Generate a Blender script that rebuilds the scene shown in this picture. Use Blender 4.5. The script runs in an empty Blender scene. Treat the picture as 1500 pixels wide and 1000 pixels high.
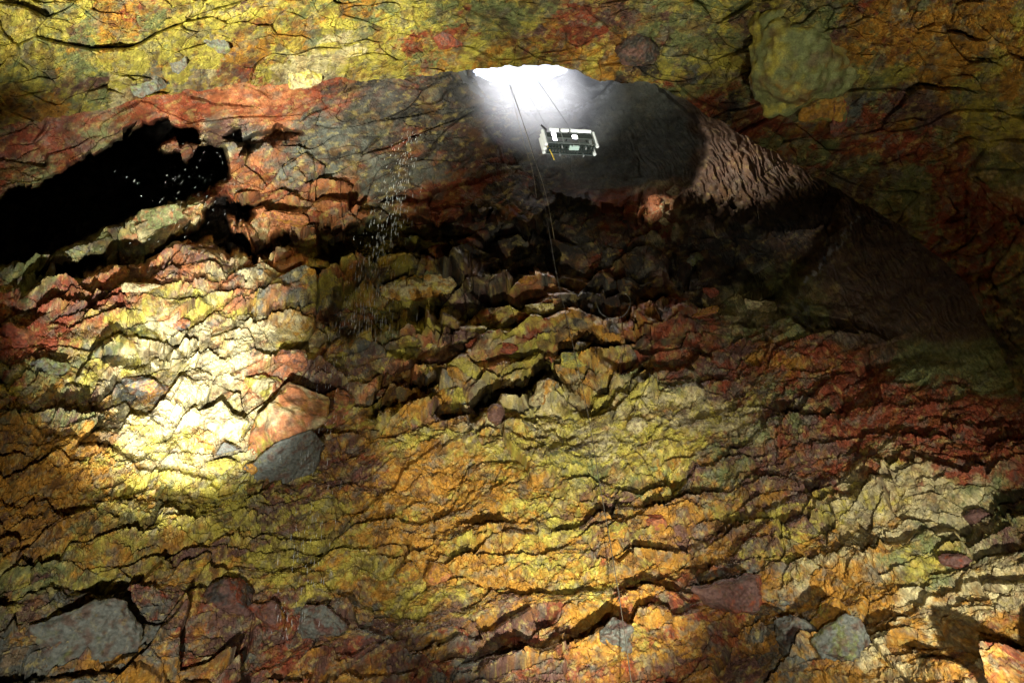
import bpy, bmesh, math, random
import numpy as np
from mathutils import Vector, Matrix

random.seed(7)
rng = np.random.default_rng(7)
S = bpy.context.scene
COL = S.collection
R_ = math.radians

# ------------------------------------------------------------------ camera
FPX = 1133.0                       # focal length in pixels of the 1500 px wide photograph
PITCH, ROLL = R_(35), R_(11)
CAM = np.array([0.0, 0.0, 1.7])
fw = np.array([0, math.cos(PITCH), math.sin(PITCH)])
r0 = np.array([1.0, 0, 0])
u0 = np.array([0, -math.sin(PITCH), math.cos(PITCH)])
RV = math.cos(ROLL) * r0 - math.sin(ROLL) * u0
UV = math.cos(ROLL) * u0 + math.sin(ROLL) * r0

def dirs(u, v):
    a = (u - 750.0) / FPX
    b = (500.0 - v) / FPX
    d = fw + a[..., None] * RV + b[..., None] * UV
    return d / np.linalg.norm(d, axis=-1, keepdims=True)

def pts(u, v, r):
    u, v, r = np.broadcast_arrays(np.asarray(u, float), np.asarray(v, float), np.asarray(r, float))
    return CAM + dirs(u, v) * r[..., None]

def pt(u, v, r):
    return Vector(pts(u, v, r).tolist())

cam_d = bpy.data.cameras.new('camera')
cam = bpy.data.objects.new('camera', cam_d)
COL.objects.link(cam)
cam_d.sensor_width = 36
cam_d.lens = 36 * FPX / 1500
cam_d.clip_end = 2000
cam.matrix_world = Matrix(((RV[0], UV[0], -fw[0], CAM[0]), (RV[1], UV[1], -fw[1], CAM[1]),
                           (RV[2], UV[2], -fw[2], CAM[2]), (0, 0, 0, 1)))
S.camera = cam

# ------------------------------------------------------------------ noise
def hsh(ix, iy, seed):
    h = (ix.astype(np.int64) * 374761393 + iy.astype(np.int64) * 668265263 + seed * 974634777) & 0xFFFFFFFF
    h = ((h ^ (h >> 13)) * 1274126177) & 0xFFFFFFFF
    h = ((h ^ (h >> 16)) * 2246822519) & 0xFFFFFFFF
    h = h ^ (h >> 15)
    return (h.astype(np.float64) / 4294967296.0).astype(np.float32)

_G = rng.normal(size=(256, 2)); _G /= np.linalg.norm(_G, axis=1, keepdims=True); _G = _G.astype(np.float32)
_P = rng.permutation(256).astype(np.int32)

def gn(x, y, seed=0):
    xi = np.floor(x); yi = np.floor(y)
    fx = (x - xi).astype(np.float32); fy = (y - yi).astype(np.float32)
    xi = xi.astype(np.int32) + seed * 57; yi = yi.astype(np.int32) + seed * 131
    a = _P[xi & 255]; b = _P[(xi + 1) & 255]
    y0 = yi & 255; y1 = (yi + 1) & 255
    def g(h, yy, dx, dy):
        q = _G[_P[(h + yy) & 255]]
        return q[..., 0] * dx + q[..., 1] * dy
    sx = fx * fx * fx * (fx * (fx * 6 - 15) + 10); sy = fy * fy * fy * (fy * (fy * 6 - 15) + 10)
    n0 = g(a, y0, fx, fy); n1 = g(b, y0, fx - 1, fy)
    m0 = g(a, y1, fx, fy - 1); m1 = g(b, y1, fx - 1, fy - 1)
    p = n0 + sx * (n1 - n0); q = m0 + sx * (m1 - m0)
    return (p + sy * (q - p)) * 1.5

def fbm(x, y, o, seed=0, gain=0.5):
    s = 0; a = 1.0; f = 1.0
    for i in range(o):
        s = s + a * gn(x * f + i * 13.7, y * f + i * 7.3, seed + i)
        a *= gain; f *= 2.03
    return s

def ridged(x, y, o, seed=0, gain=0.5):
    s = 0; a = 1.0; f = 1.0
    for i in range(o):
        s = s + a * (1 - np.abs(gn(x * f + i * 3.7, y * f + i * 9.3, seed + i)) * 2)
        a *= gain; f *= 2.07
    return s

def cells(x, y, seed):
    """nearest jittered cell: id hash ints, offset to its site, distance to the cell border"""
    xi = np.floor(x).astype(np.int32); yi = np.floor(y).astype(np.int32)
    f1 = np.full(x.shape, 9e9, np.float32); f2 = f1.copy()
    bx = xi.copy(); by = yi.copy(); ox = np.zeros_like(f1); oy = np.zeros_like(f1)
    for dx in (-1, 0, 1):
        for dy in (-1, 0, 1):
            cx = xi + dx; cy = yi + dy
            px = (x - cx).astype(np.float32) - hsh(cx, cy, seed); py = (y - cy).astype(np.float32) - hsh(cx, cy, seed + 1)
            d = px * px + py * py
            n = d < f1
            f2 = np.where(n, f1, np.minimum(f2, d))
            f1 = np.where(n, d, f1); bx = np.where(n, cx, bx); by = np.where(n, cy, by)
            ox = np.where(n, px, ox); oy = np.where(n, py, oy)
    return bx, by, ox, oy, np.sqrt(f2) - np.sqrt(f1)

def sst(a, b, x):
    t = np.clip((x - a) / (b - a), 0, 1)
    return t * t * (3 - 2 * t)

# ------------------------------------------------------------------ mineral palette (linear albedo)
PAL = {
    'y': (0.47, 0.405, 0.070), 'c': (0.58, 0.50, 0.27), 'o': (0.46, 0.225, 0.030), 'r': (0.27, 0.058, 0.024),
    's': (0.45, 0.165, 0.066), 'p': (0.150, 0.075, 0.062), 'g': (0.140, 0.150, 0.130), 'n': (0.195, 0.220, 0.085),
    'k': (0.040, 0.036, 0.032), 'b': (0.105, 0.064, 0.042)}
KEYS = list(PAL)
PCOL = np.array([PAL[k] for k in KEYS], np.float32)

def parse(txt):
    out = []
    for ln in txt.split(';'):
        ln = ln.split()
        if not ln: continue
        w = np.zeros(len(KEYS))
        for t in ln[2:]:
            w[KEYS.index(t[0])] = float(t[1:])
        out.append((float(ln[0]), float(ln[1]), w / w.sum()))
    return out

WALL_C = parse('''0 220 r3 p2 n1; 60 260 r2 p1 n2; 150 200 p2 n2 r2; 250 160 r4 s2; 350 150 s4 r2; 330 190 p3 g2 c1; 420 160 s3 r3;
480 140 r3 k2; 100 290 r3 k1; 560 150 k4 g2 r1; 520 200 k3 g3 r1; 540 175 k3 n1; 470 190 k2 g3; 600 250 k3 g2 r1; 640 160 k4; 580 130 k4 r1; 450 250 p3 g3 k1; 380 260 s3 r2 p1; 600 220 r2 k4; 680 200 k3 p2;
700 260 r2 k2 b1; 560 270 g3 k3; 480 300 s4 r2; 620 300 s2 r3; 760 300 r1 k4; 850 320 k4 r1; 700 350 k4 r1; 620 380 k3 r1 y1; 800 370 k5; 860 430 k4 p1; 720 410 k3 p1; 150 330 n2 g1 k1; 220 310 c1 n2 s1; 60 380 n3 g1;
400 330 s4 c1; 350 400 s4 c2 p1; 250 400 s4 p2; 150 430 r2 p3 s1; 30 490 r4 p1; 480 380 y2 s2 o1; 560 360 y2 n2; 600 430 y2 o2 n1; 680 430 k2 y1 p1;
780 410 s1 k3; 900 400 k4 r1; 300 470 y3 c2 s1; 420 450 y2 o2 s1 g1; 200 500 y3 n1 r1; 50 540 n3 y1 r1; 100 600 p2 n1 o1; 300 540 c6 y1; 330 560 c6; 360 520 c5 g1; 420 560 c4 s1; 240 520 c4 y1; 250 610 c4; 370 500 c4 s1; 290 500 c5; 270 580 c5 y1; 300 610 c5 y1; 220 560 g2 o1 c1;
370 590 s2 c2; 470 570 p2 c1 s2; 560 520 p1 s1 y1 g1; 650 500 p2 y1 s1; 750 480 y2 r1; 850 480 k2 y1 o1; 950 470 r2 o1; 640 580 o2 y1 g1; 760 570 o1 c1 y1;
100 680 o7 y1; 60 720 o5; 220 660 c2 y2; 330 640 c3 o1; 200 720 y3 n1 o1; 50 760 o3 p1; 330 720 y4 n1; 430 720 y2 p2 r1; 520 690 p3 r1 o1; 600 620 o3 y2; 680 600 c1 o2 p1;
800 610 y3 c3; 930 610 y3 c3 n1; 1050 610 y3 c3; 880 640 y2 c2; 700 640 y2 c2 o1; 980 650 y3 c1; 1050 540 r2 p2 n1; 1000 500 r2 n1 p1; 1150 520 r3 o2; 1250 560 r5 p1; 1200 530 r4 o1; 1450 590 r6; 1400 650 r6; 1300 640 r6; 1150 600 p2 n2 r1; 1350 600 r5; 1480 640 r5;
620 700 o8; 550 740 o5 y1; 620 780 o6 y1; 680 740 o5 y1; 750 680 o2 y2; 850 680 y3 n2; 950 680 y2 n2 o1; 1050 680 p2 n2 o1; 1200 680 p3 r2; 1320 700 c3 y1 r1; 1250 750 c3 y2;
1400 740 c3 n1; 1150 770 y2 o1 p2; 1000 770 o3 p2; 880 760 o1 p2 y1; 780 780 o3 y2; 700 830 o3 y1; 600 870 y2 o2; 500 830 y3 o1; 420 800 y3 p1; 300 830 y2 o2 p1;
150 800 y2 o1 n1; 40 860 n2 y1 p1; 100 920 g3 p2; 200 900 g3 p2 r1; 60 980 g4 o1; 200 970 g2 o2; 320 900 p3 r2 o1; 420 930 p3 r2 g1; 560 920 p3 o1 g2; 520 980 o1 p2 r1;
700 900 p2 o2 y1; 800 930 r2 o1 p1; 700 970 p2 g2 r1; 850 880 o2 y2; 950 900 o2 y1 r2; 1050 880 r2 o2 g1; 1150 930 g3 o2; 1050 970 p2 o2 r1; 1250 880 o3 c1;
1350 820 n3 y1; 1300 800 c2 o1; 1450 850 c3 o1; 1400 900 o3 c2; 1480 930 o2 r2; 1300 960 o2 c2; 1400 980 r1 o2 c1; 1480 760 p2 n2;
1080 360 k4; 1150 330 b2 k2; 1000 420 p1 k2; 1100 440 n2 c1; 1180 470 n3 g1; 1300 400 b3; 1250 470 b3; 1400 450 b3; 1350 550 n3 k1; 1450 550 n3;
1100 250 b4; 1180 280 b4; 1050 250 b4; 1150 230 b4; 1060 300 b4; 900 230 k1 g4; 950 200 g4; 850 180 g4; 950 250 g3 b1; 1000 200 g4; 900 160 g4; 900 265 g3 b1; 780 200 k1 g2; 960 290 s2 c2 r1; 900 290 r3; 1030 190 b3; 720 160 g2 k1''')  # k weights put the terraces' shade into the colour, c weights the hot spot
ROOF_C = parse('''0 40 n2 y2; 60 20 y3 n1; 120 60 n2 p1 y1 o1; 50 110 y3 n1; 130 120 p1 n2 y1; 180 110 y3 c1; 250 60 y2 n1; 300 90 y3 c1; 210 135 g2 o1 y1; 280 110 g1 y2 c1;
350 80 p2 r1 o1; 330 40 y3; 170 20 o1 r1 n1 y1; 450 40 y2 o1 n1; 450 110 c4 y2; 400 60 o2 y2; 60 160 o3 y1; 520 70 y3 c2; 540 100 y4; 560 40 n1 o1 y2; 500 20 y2 o1 n1;
640 55 r2 n1; 620 30 n1 y2; 680 90 y2 o3; 720 30 n3 y1; 770 20 n3 y2; 800 60 r2 p1 o1; 850 35 r3 p1; 780 85 y3 o1; 880 80 o3 y2; 930 75 k3 p1; 960 40 n2 r1 p1; 1000 90 y1 n2 g1;
1000 30 y1 n2; 1060 50 y2 n2; 1060 95 y3; 1080 20 n2 b1; 1170 70 n3 c1 y1; 1150 110 c2 y2; 1210 50 n2 p1; 1200 140 y1 o2 g1; 1300 50 o3 r1; 1270 60 o2 r1 n1; 1400 70 o4; 1460 120 o2 y2;
1380 120 o3; 1280 110 n2 y1; 1100 150 r2 k1 n1; 1060 150 r2 k1; 1140 170 r2 n1; 1230 160 g2 p1; 1300 170 p2 n1 r1; 1350 150 p2; 1420 140 y2 n1; 1480 180 y2 n2; 1300 210 r3 o1;
1200 210 r3 n1; 1250 250 n2 b2; 1350 270 n3; 1400 270 r4; 1470 250 n2 c1 y1; 1450 330 r3; 1480 400 n1 k1 r1; 1480 520 n1 k2''')

# relief controls: u v  blocks crumble smooth
WALL_R = [(540, 170, .3, .3, .7), (600, 250, .5, .3, .5), (930, 160, 0, .1, 1), (960, 250, 0, .12, 1), (860, 240, .05, .12, 1), (150, 200, .3, .3, .5), (350, 160, .4, .3, .4), (420, 250, .9, .4, 0), (560, 220, .6, .3, .2), (680, 220, .6, .5, 0), (500, 310, 1.4, .5, 0),
          (750, 310, 1.4, .6, 0), (300, 420, 1.4, .5, 0), (150, 450, .7, .5, .2), (500, 430, 1.7, .6, 0), (700, 450, 1.9, .6, 0), (900, 450, 1.8, .7, 0), (300, 520, 1.1, .6, 0),
          (100, 560, .7, .6, 0), (480, 560, .9, .6, 0), (650, 560, 1.6, .6, 0), (820, 540, 1.5, .6, 0), (1000, 520, .8, .8, 0), (1150, 560, .5, 1, 0), (1350, 600, .4, .8, .2),
          (100, 700, .3, 1, 0), (300, 700, .2, 1, 0), (500, 700, .3, 1.1, 0), (650, 720, .25, 1.2, 0), (850, 650, .3, 1.2, 0), (1050, 650, .4, 1.1, 0), (1200, 690, .5, .9, 0),
          (1350, 750, .5, .5, .1), (1400, 880, .6, .4, .1), (1200, 850, .7, .6, 0), (1000, 800, .6, .8, 0), (800, 820, .4, .9, 0), (600, 820, .5, .8, 0), (400, 830, .5, .8, 0),
          (200, 830, .8, .5, 0), (100, 930, 1, .4, 0), (300, 940, 1, .4, 0), (550, 940, .9, .5, 0), (800, 930, .9, .4, 0), (1050, 930, 1, .5, 0), (1250, 950, .9, .4, 0),
          (900, 200, 0, .15, 1), (1000, 220, .05, .25, 1), (1150, 300, .2, .3, .8), (1300, 450, .1, .2, .9), (1420, 480, .1, .2, .9), (1080, 400, .5, .4, .5), (960, 300, 1, .5, 0), (1100, 470, .8, .5, .1)]
ROOF_R = [(0, 50, .5, .9, 0), (150, 100, .7, .8, 0), (300, 80, .8, .7, 0), (450, 80, .6, .9, 0), (600, 60, .5, .9, 0), (760, 60, .5, .8, .1), (900, 60, .7, .8, 0), (1050, 60, .8, .7, 0),
          (1180, 80, .6, .5, .2), (1300, 80, .5, .9, 0), (1450, 100, .7, .8, 0), (1150, 190, .8, .6, 0), (1300, 220, .6, .7, .1), (1450, 300, .8, .6, 0), (1350, 320, .4, .4, .5)]

def shepard(ctrl, u, v, k0, power=2.0):
    """smooth interpolation of scattered vectors, evaluated on a coarse lattice then sampled bilinearly"""
    gx = np.linspace(-420, 1920, 157); gy = np.linspace(-620, 1420, 137)
    U, V = np.meshgrid(gx, gy)
    num = 0; den = 0
    for c in ctrl:
        w = 1.0 / (((U - c[0]) ** 2 + ((V - c[1]) * 1.25) ** 2) + k0 * k0) ** power
        num = num + w[..., None] * np.asarray(c[2] if np.ndim(c[2]) else c[2:], float)
        den = den + w
    F = (num / den[..., None]).astype(np.float32)
    fx = np.clip((u - gx[0]) / (gx[1] - gx[0]), 0, len(gx) - 1.001); fy = np.clip((v - gy[0]) / (gy[1] - gy[0]), 0, len(gy) - 1.001)
    ix = fx.astype(int); iy = fy.astype(int); tx = (fx - ix)[..., None].astype(np.float32); ty = (fy - iy)[..., None].astype(np.float32)
    return (F[iy, ix] * (1 - tx) + F[iy, ix + 1] * tx) * (1 - ty) + (F[iy + 1, ix] * (1 - tx) + F[iy + 1, ix + 1] * tx) * ty

def minerals(u, v, ctrl, seed, cid, blk=1.0, crb=1.0, glaze=None, iso=False):
    W = shepard(ctrl, u + 14 * fbm(u / 60, v / 40, 2, seed + 90), v + 10 * fbm(u / 60, v / 40, 2, seed + 95), 16, 2.0)
    sc = np.log(W + 0.03)
    xs = (u + 0.25 * v) / 56.0; ys = (v + 0.20 * u) / (50.0 if iso else 34.0)
    amp_ = 1.0 if glaze is None else 1 - .85 * glaze
    for k in range(len(KEYS)):
        sc[..., k] += amp_ * (1.3 if iso else 1.08) * fbm(xs + 17.3 * k, ys - 9.1 * k, 6, seed + k * 7, 0.74)
        for (bx, by, amp, cl_) in cid:
            sc[..., k] += amp * (crb if cl_ else blk) * (hsh(bx, by, seed + 300 + k) - 0.5)
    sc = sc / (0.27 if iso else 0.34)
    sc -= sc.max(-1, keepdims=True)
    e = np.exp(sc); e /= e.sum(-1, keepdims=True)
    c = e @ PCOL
    def stain(col, amt, lo, hi, su, sv, sd):
        nonlocal c
        f = (amp_ * amt * sst(lo, hi, fbm(u / su, (v + .2 * u) / (sv * (1.5 if iso else 1)), 5, sd, .65)))[..., None]
        c = c * (1 - f) + np.array(col) * f
    stain((.10, .045, .028), .62, .16, .6, 30, 17, seed + 601)
    stain((.42, .20, .035), .30, .22, .6, 38, 22, seed + 611)
    stain((.20, .19, .14), .55, .28, .6, 26, 16, seed + 621)
    stain((.56, .45, .14), .5, .34, .7, 16, 9, seed + 631)
    val = 1 + 0.38 * fbm(u / 13, v / 9, 3, seed + 501, 0.7) + 0.22 * (hsh(cid[0][0], cid[0][1], seed + 77) - 0.5)
    return np.clip(c * np.clip(val, 0.35, 1.7)[..., None], 0.004, 0.85)

def facet(u, v, sx, sy, shear, seed, tilt, warp=0.35):
    x = (u - shear * v * 0.4) / sx; y = (v + shear * u) / sy
    wx = warp * fbm(x * .7, y * .7, 2, seed + 11, 0.35); wy = warp * fbm(x * .7, y * .7, 2, seed + 23, 0.35)
    wx = wx + 1.3 * gn(x * .23, y * .23, seed + 41); wy = wy + 1.3 * gn(x * .23, y * .23, seed + 43)
    bx, by, ox, oy, e = cells(x + wx, y + wy, seed)
    a = hsh(bx, by, seed + 5) - 0.5
    gx = (hsh(bx, by, seed + 6) - 0.5) * 2.2
    gy = -tilt * (0.4 + hsh(bx, by, seed + 7)) + (hsh(bx, by, seed + 8) - 0.5) * 1.2
    h = a * 1.3 + gx * ox + gy * oy
    h = h - 0.35 * (1 - sst(0.0, 0.07, e))
    return h, bx, by, e

# ------------------------------------------------------------------ base shape of the chamber (metres from the visitor)
VR = np.array([-500, -100, 0, 60, 130, 200, 280, 350, 450, 550, 650, 800, 1000, 1250, 1450.])
RR = np.array([60, 66, 71, 74, 77, 78, 73, 66.5, 58, 52, 46.5, 40.5, 34.5, 29, 26.])
def smooth_interp(x, xp, fp):
    # Catmull-Rom style resampling so the base has no creases
    X = np.linspace(xp[0], xp[-1], 800); Y = np.interp(X, xp, fp)
    k = np.hanning(61); k /= k.sum()
    Y = np.convolve(np.pad(Y, 30, mode='edge'), k, 'valid')
    return np.interp(x, X, Y)

def line(u, P):
    P = np.array(P, float)
    return np.interp(u, P[:, 0], P[:, 1])

LIP = [(-420, 240), (0, 185), (60, 178), (160, 160), (230, 140), (310, 128), (400, 122), (470, 115), (540, 118), (620, 112), (700, 102), (735, 98), (800, 97),
       (850, 103), (880, 118), (920, 118), (960, 124), (1000, 142), (1040, 172), (1100, 205), (1200, 262), (1330, 338), (1420, 420), (1470, 520), (1500, 590), (1600, 640), (1920, 650)]
LIPD = [(-420, .6), (300, .8), (420, 2), (560, 6), (700, 14), (1000, 15), (1100, 12), (1250, 9), (1420, 6), (1500, 2), (1600, .5), (1920, .5)]
NECK = (792, 84, 108, 78)

# ledges: polyline, protrusion (m), fade length below (px), cut-back above (m), fade length above (px)
LEDGES = [
    ([(-300, 500), (0, 402), (60, 378), (150, 338), (230, 308), (296, 286), (310, 284)], 3.0, 40, 9.0, 120),
    ([(40, 440), (90, 408), (160, 388), (230, 378), (330, 368), (430, 380)], 1.6, 30, 3.0, 50),
    ([(330, 318), (420, 312), (520, 304), (640, 306), (760, 318)], 1.6, 30, 2.0, 26),
    ([(470, 352), (540, 348), (640, 350), (740, 356), (840, 360)], 1.8, 22, 2.6, 30),
    ([(420, 398), (500, 392), (560, 386), (660, 396), (800, 408), (950, 420)], 1.8, 20, 2.2, 22),
    ([(540, 428), (640, 420), (720, 438), (830, 440), (900, 446), (990, 450)], 1.6, 22, 2.4, 24),
    ([(480, 500), (560, 480), (650, 470), (740, 478), (850, 470), (960, 480)], 1.5, 26, 2.0, 20),
    ([(560, 548), (620, 536), (700, 530), (800, 520), (900, 512)], 1.2, 22, 1.6, 22),
    ([(545, 610), (590, 596), (650, 604), (740, 590), (800, 560), (830, 566)], 2.2, 30, 2.6, 26),
    ([(150, 522), (200, 512), (290, 520)], .8, 16, 1.0, 14),
    ([(270, 604), (300, 588), (330, 600)], .8, 16, .8, 14),
    ([(840, 590), (920, 570), (1000, 566), (1060, 552)], .9, 24, 1.2, 14),
    ([(0, 610), (120, 640), (230, 690), (330, 716), (420, 700)], .6, 26, .7, 10),
    ([(420, 850), (520, 750), (600, 690), (700, 650), (840, 640)], .5, 26, .6, 10),
    ([(700, 790), (850, 770), (980, 720), (1100, 640), (1220, 560)], .8, 26, .7, 12),
    ([(900, 820), (1040, 780), (1180, 720), (1340, 650), (1480, 610)], .7, 30, .6, 14),
    ([(1080, 810), (1200, 735), (1320, 695), (1450, 690)], .9, 40, .6, 14),
    ([(1270, 800), (1400, 778), (1500, 760), (1640, 740)], .9, 44, 1.0, 22),
    ([(1300, 930), (1350, 880), (1420, 850), (1520, 850)], .7, 44, .8, 16),
    ([(1330, 960), (1420, 985), (1520, 950)], 1.0, 40, 1.2, 20),
    ([(660, 980), (760, 960), (880, 940), (960, 905), (1020, 900)], 1.4, 44, 1.4, 34),
    ([(820, 880), (960, 860), (1080, 860)], .6, 24, .5, 14),
    ([(100, 930), (160, 880), (220, 842), (240, 830)], 1.0, 40, 1.0, 20),
    ([(160, 980), (230, 930), (280, 880)], .9, 34, .9, 18),
    ([(500, 985), (620, 960), (700, 930), (800, 900)], .8, 34, .9, 20),
    ([(0, 1010), (200, 990), (400, 1000), (600, 1005)], .8, 34, .9, 20),
    ([(980, 460), (1040, 445), (1130, 462), (1210, 482), (1300, 500)], 1.6, 30, 3.5, 70),
]

# recesses: outline, depth (m)
HOLLOWS = [
    ([(-300, 350), (-100, 315), (0, 292), (30, 283), (85, 252), (120, 238), (168, 208), (210, 183), (262, 186), (288, 188), (298, 212), (330, 232), (336, 258), (292, 284),
      (240, 302), (150, 337), (60, 376), (0, 398), (-300, 470)], 30),
    ([(55, 405), (100, 386), (160, 378), (205, 372), (262, 348), (300, 328), (303, 296), (330, 282), (372, 302), (360, 326), (334, 318), (340, 345), (388, 368), (372, 380),
      (300, 364), (232, 374), (212, 394), (170, 388), (120, 400)], 8),
    ([(1000, 300), (1040, 302), (1100, 322), (1222, 296), (1222, 330), (1180, 402), (1148, 442), (1100, 422), (1050, 392), (1012, 402), (988, 370)], 7),
    ([(820, 296), (960, 322), (988, 360), (980, 448), (932, 464), (872, 470), (832, 424), (806, 384), (780, 335)], 6),
    ([(470, 330), (600, 320), (740, 326), (800, 340), (820, 400), (700, 404), (640, 385), (560, 382), (500, 388), (466, 372)], 7.5),
    ([(545, 602), (570, 545), (600, 534), (640, 546), (648, 580), (700, 588), (780, 540), (802, 522), (822, 566), (760, 580), (690, 614), (640, 610), (630, 578), (590, 573), (562, 592)], 4.5),
    ([(330, 205), (360, 190), (410, 188), (440, 196), (400, 212), (350, 222)], 6.5),
    ([(380, 352), (430, 345), (480, 340), (560, 350), (520, 366), (450, 372)], 4),
    ([(480, 470), (500, 440), (560, 410), (640, 408), (720, 440), (700, 462), (600, 458), (540, 476), (510, 500)], 6),
    ([(560, 505), (640, 488), (700, 500), (690, 520), (610, 520)], 2.5),
    ([(850, 500), (960, 490), (1040, 520), (960, 545), (880, 540)], 3.0),
    ([(140, 515), (210, 508), (250, 512), (240, 528), (170, 528)], 1.8),
]
def polymask(u, v, poly, soft):
    P = np.array(poly, float)
    d2 = np.full(u.shape, 1e9); ins = np.zeros(u.shape, bool)
    for i in range(len(P)):
        a = P[i]; b = P[(i + 1) % len(P)]
        ex, ey = b - a
        wx = u - a[0]; wy = v - a[1]
        tt = np.clip((wx * ex + wy * ey) / (ex * ex + ey * ey), 0, 1)
        d2 = np.minimum(d2, (wx - ex * tt) ** 2 + (wy - ey * tt) ** 2)
        if ey != 0:
            c = ((a[1] <= v) != (b[1] <= v)) & (u < a[0] + (v - a[1]) * ex / ey)
            ins ^= c
    sd = np.sqrt(d2) * np.where(ins, 1, -1)
    return sst(-soft, soft, sd)

LEDGES = [(P, A * (1.25 if 2 <= i < 9 else 1), W, B * (1.9 if 2 <= i < 9 else 1), T) for i, (P, A, W, B, T) in enumerate(LEDGES)]

def far_r(u, v):
    r = smooth_interp(v, VR, RR)
    x = (u - 760) / 750.0
    lat = 1 - 0.11 * x * x - 0.02 * np.where(x > 0, x, 0) ** 3
    r = r * np.maximum(lat, 0.55)
    return r

def tri(a, b):
    # broken straight runs, like the edges of split slabs
    bx, by, ox, oy, e = cells(a, b, 411)
    return (hsh(bx, by, 412) - .5) * 1.6 + ox * (hsh(bx, by, 413) - .5) * 2.4

def features(u, v):
    """protrusion toward the chamber, metres"""
    wv = v + 10 * tri(u / 46 + gn(u / 90, v / 90, 402), v / 80) + 16 * fbm(u / 190, v / 150, 2, 404)
    h = np.zeros_like(u); shade_mask = np.zeros_like(u)
    for P, A, W, B, T in LEDGES:
        P = np.array(P, float)
        L = np.interp(u, P[:, 0], P[:, 1])
        span = 26.0
        m = sst(P[0, 0] - span, P[0, 0] + span * .5, u) * (1 - sst(P[-1, 0] - span * .5, P[-1, 0] + span, u))
        m = m * (0.75 + 0.5 * gn(u / 60, L / 60, 77))
        d = wv - L
        below = np.exp(-np.maximum(d, 0) / W)
        above = np.exp(-np.maximum(-d, 0) / T)
        st = sst(-4.0, 1.0, d)
        h += m * (A * below * st - B * above * (1 - st))
    pu = u + 7 * fbm(u / 30, v / 30, 3, 470, .5); pv = v + 6 * fbm(u / 26, v / 26, 3, 480, .5) + 8 * tri(u / 30, v / 60)
    for poly, dep in HOLLOWS:
        pa = np.array(poly); lo = pa.min(0) - 40; hi = pa.max(0) + 40
        iu = np.where((gu > lo[0]) & (gu < hi[0]))[0]; iv = np.where((gv > lo[1]) & (gv < hi[1]))[0]
        sl = (slice(iv[0], iv[-1] + 1), slice(iu[0], iu[-1] + 1))
        pm = polymask(pu[sl], pv[sl], poly, 22.0 if dep == 7 else 9.0 if dep == 6 else 5.0)
        if dep == 30: pm = pm * (1 - polymask(pu[sl], pv[sl], [(226, 224), (240, 212), (285, 207), (310, 212), (300, 226), (264, 232), (240, 235)], 4.0))
        h[sl] -= dep * pm
        if dep in (30, 8): shade_mask[sl] = np.maximum(shade_mask[sl], pm)  # marks the left hollows whose shade goes into the colour
    # shaft foot: the smooth flared dome is recessed behind a rim on its right
    rim = np.array([(985, 292), (1012, 268), (1030, 240), (1036, 205), (1016, 172), (975, 138), (930, 100), (900, 40)], float)
    ru = np.interp(v, rim[::-1, 1], rim[::-1, 0])
    ins = 1 - sst(-4, 5, u + 5 * fbm(u / 22, v / 22, 3, 610) - ru)
    ins = ins * (1 - sst(278, 292, v + 8 * fbm(u / 40, v / 30, 3, 611) + 0.05 * (u - 900))) * sst(700, 960, u)
    h -= 5.0 * ins
    # lobe on the right: hollowed, with a buttress on its left
    e = ((u - 1110) / 105.0) ** 2 + ((v - 385) / 75.0) ** 2
    h -= 9.0 * np.exp(-e * 1.3)
    e = ((u - 1310) / 130.0) ** 2 + ((v - 430) / 120.0) ** 2
    h -= 4.0 * np.exp(-e)
    # scalloped buttress
    e = ((u - 1110) / 120.0) ** 2 + ((v - 255 - 0.45 * (u - 1110)) / 55.0) ** 2
    sc = np.exp(-e * e)
    h += 3.0 * sc
    q = (u * 0.84 - v * 0.46) / 7.0 + 1.0 * fbm(u / 45, v / 45, 3, 620); w = (v * 0.84 + u * 0.46) / 27.0
    scal = np.abs(gn(q, w, 621)) * 1.6 + 0.35 * gn(q * 2.1, w * 2.4, 622)
    e2 = np.exp(-(((u - 1130) / 175.0) ** 2 + ((v - 285 - 0.4 * (u - 1130)) / 80.0) ** 2) ** 1.5)
    h += 0.48 * e2 * scal
    e3 = np.exp(-(((u - 1310) / 140.0) ** 2 + ((v - 470) / 80.0) ** 2) ** 1.5)
    h += 0.20 * e3 * scal
    return h, shade_mask

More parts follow.
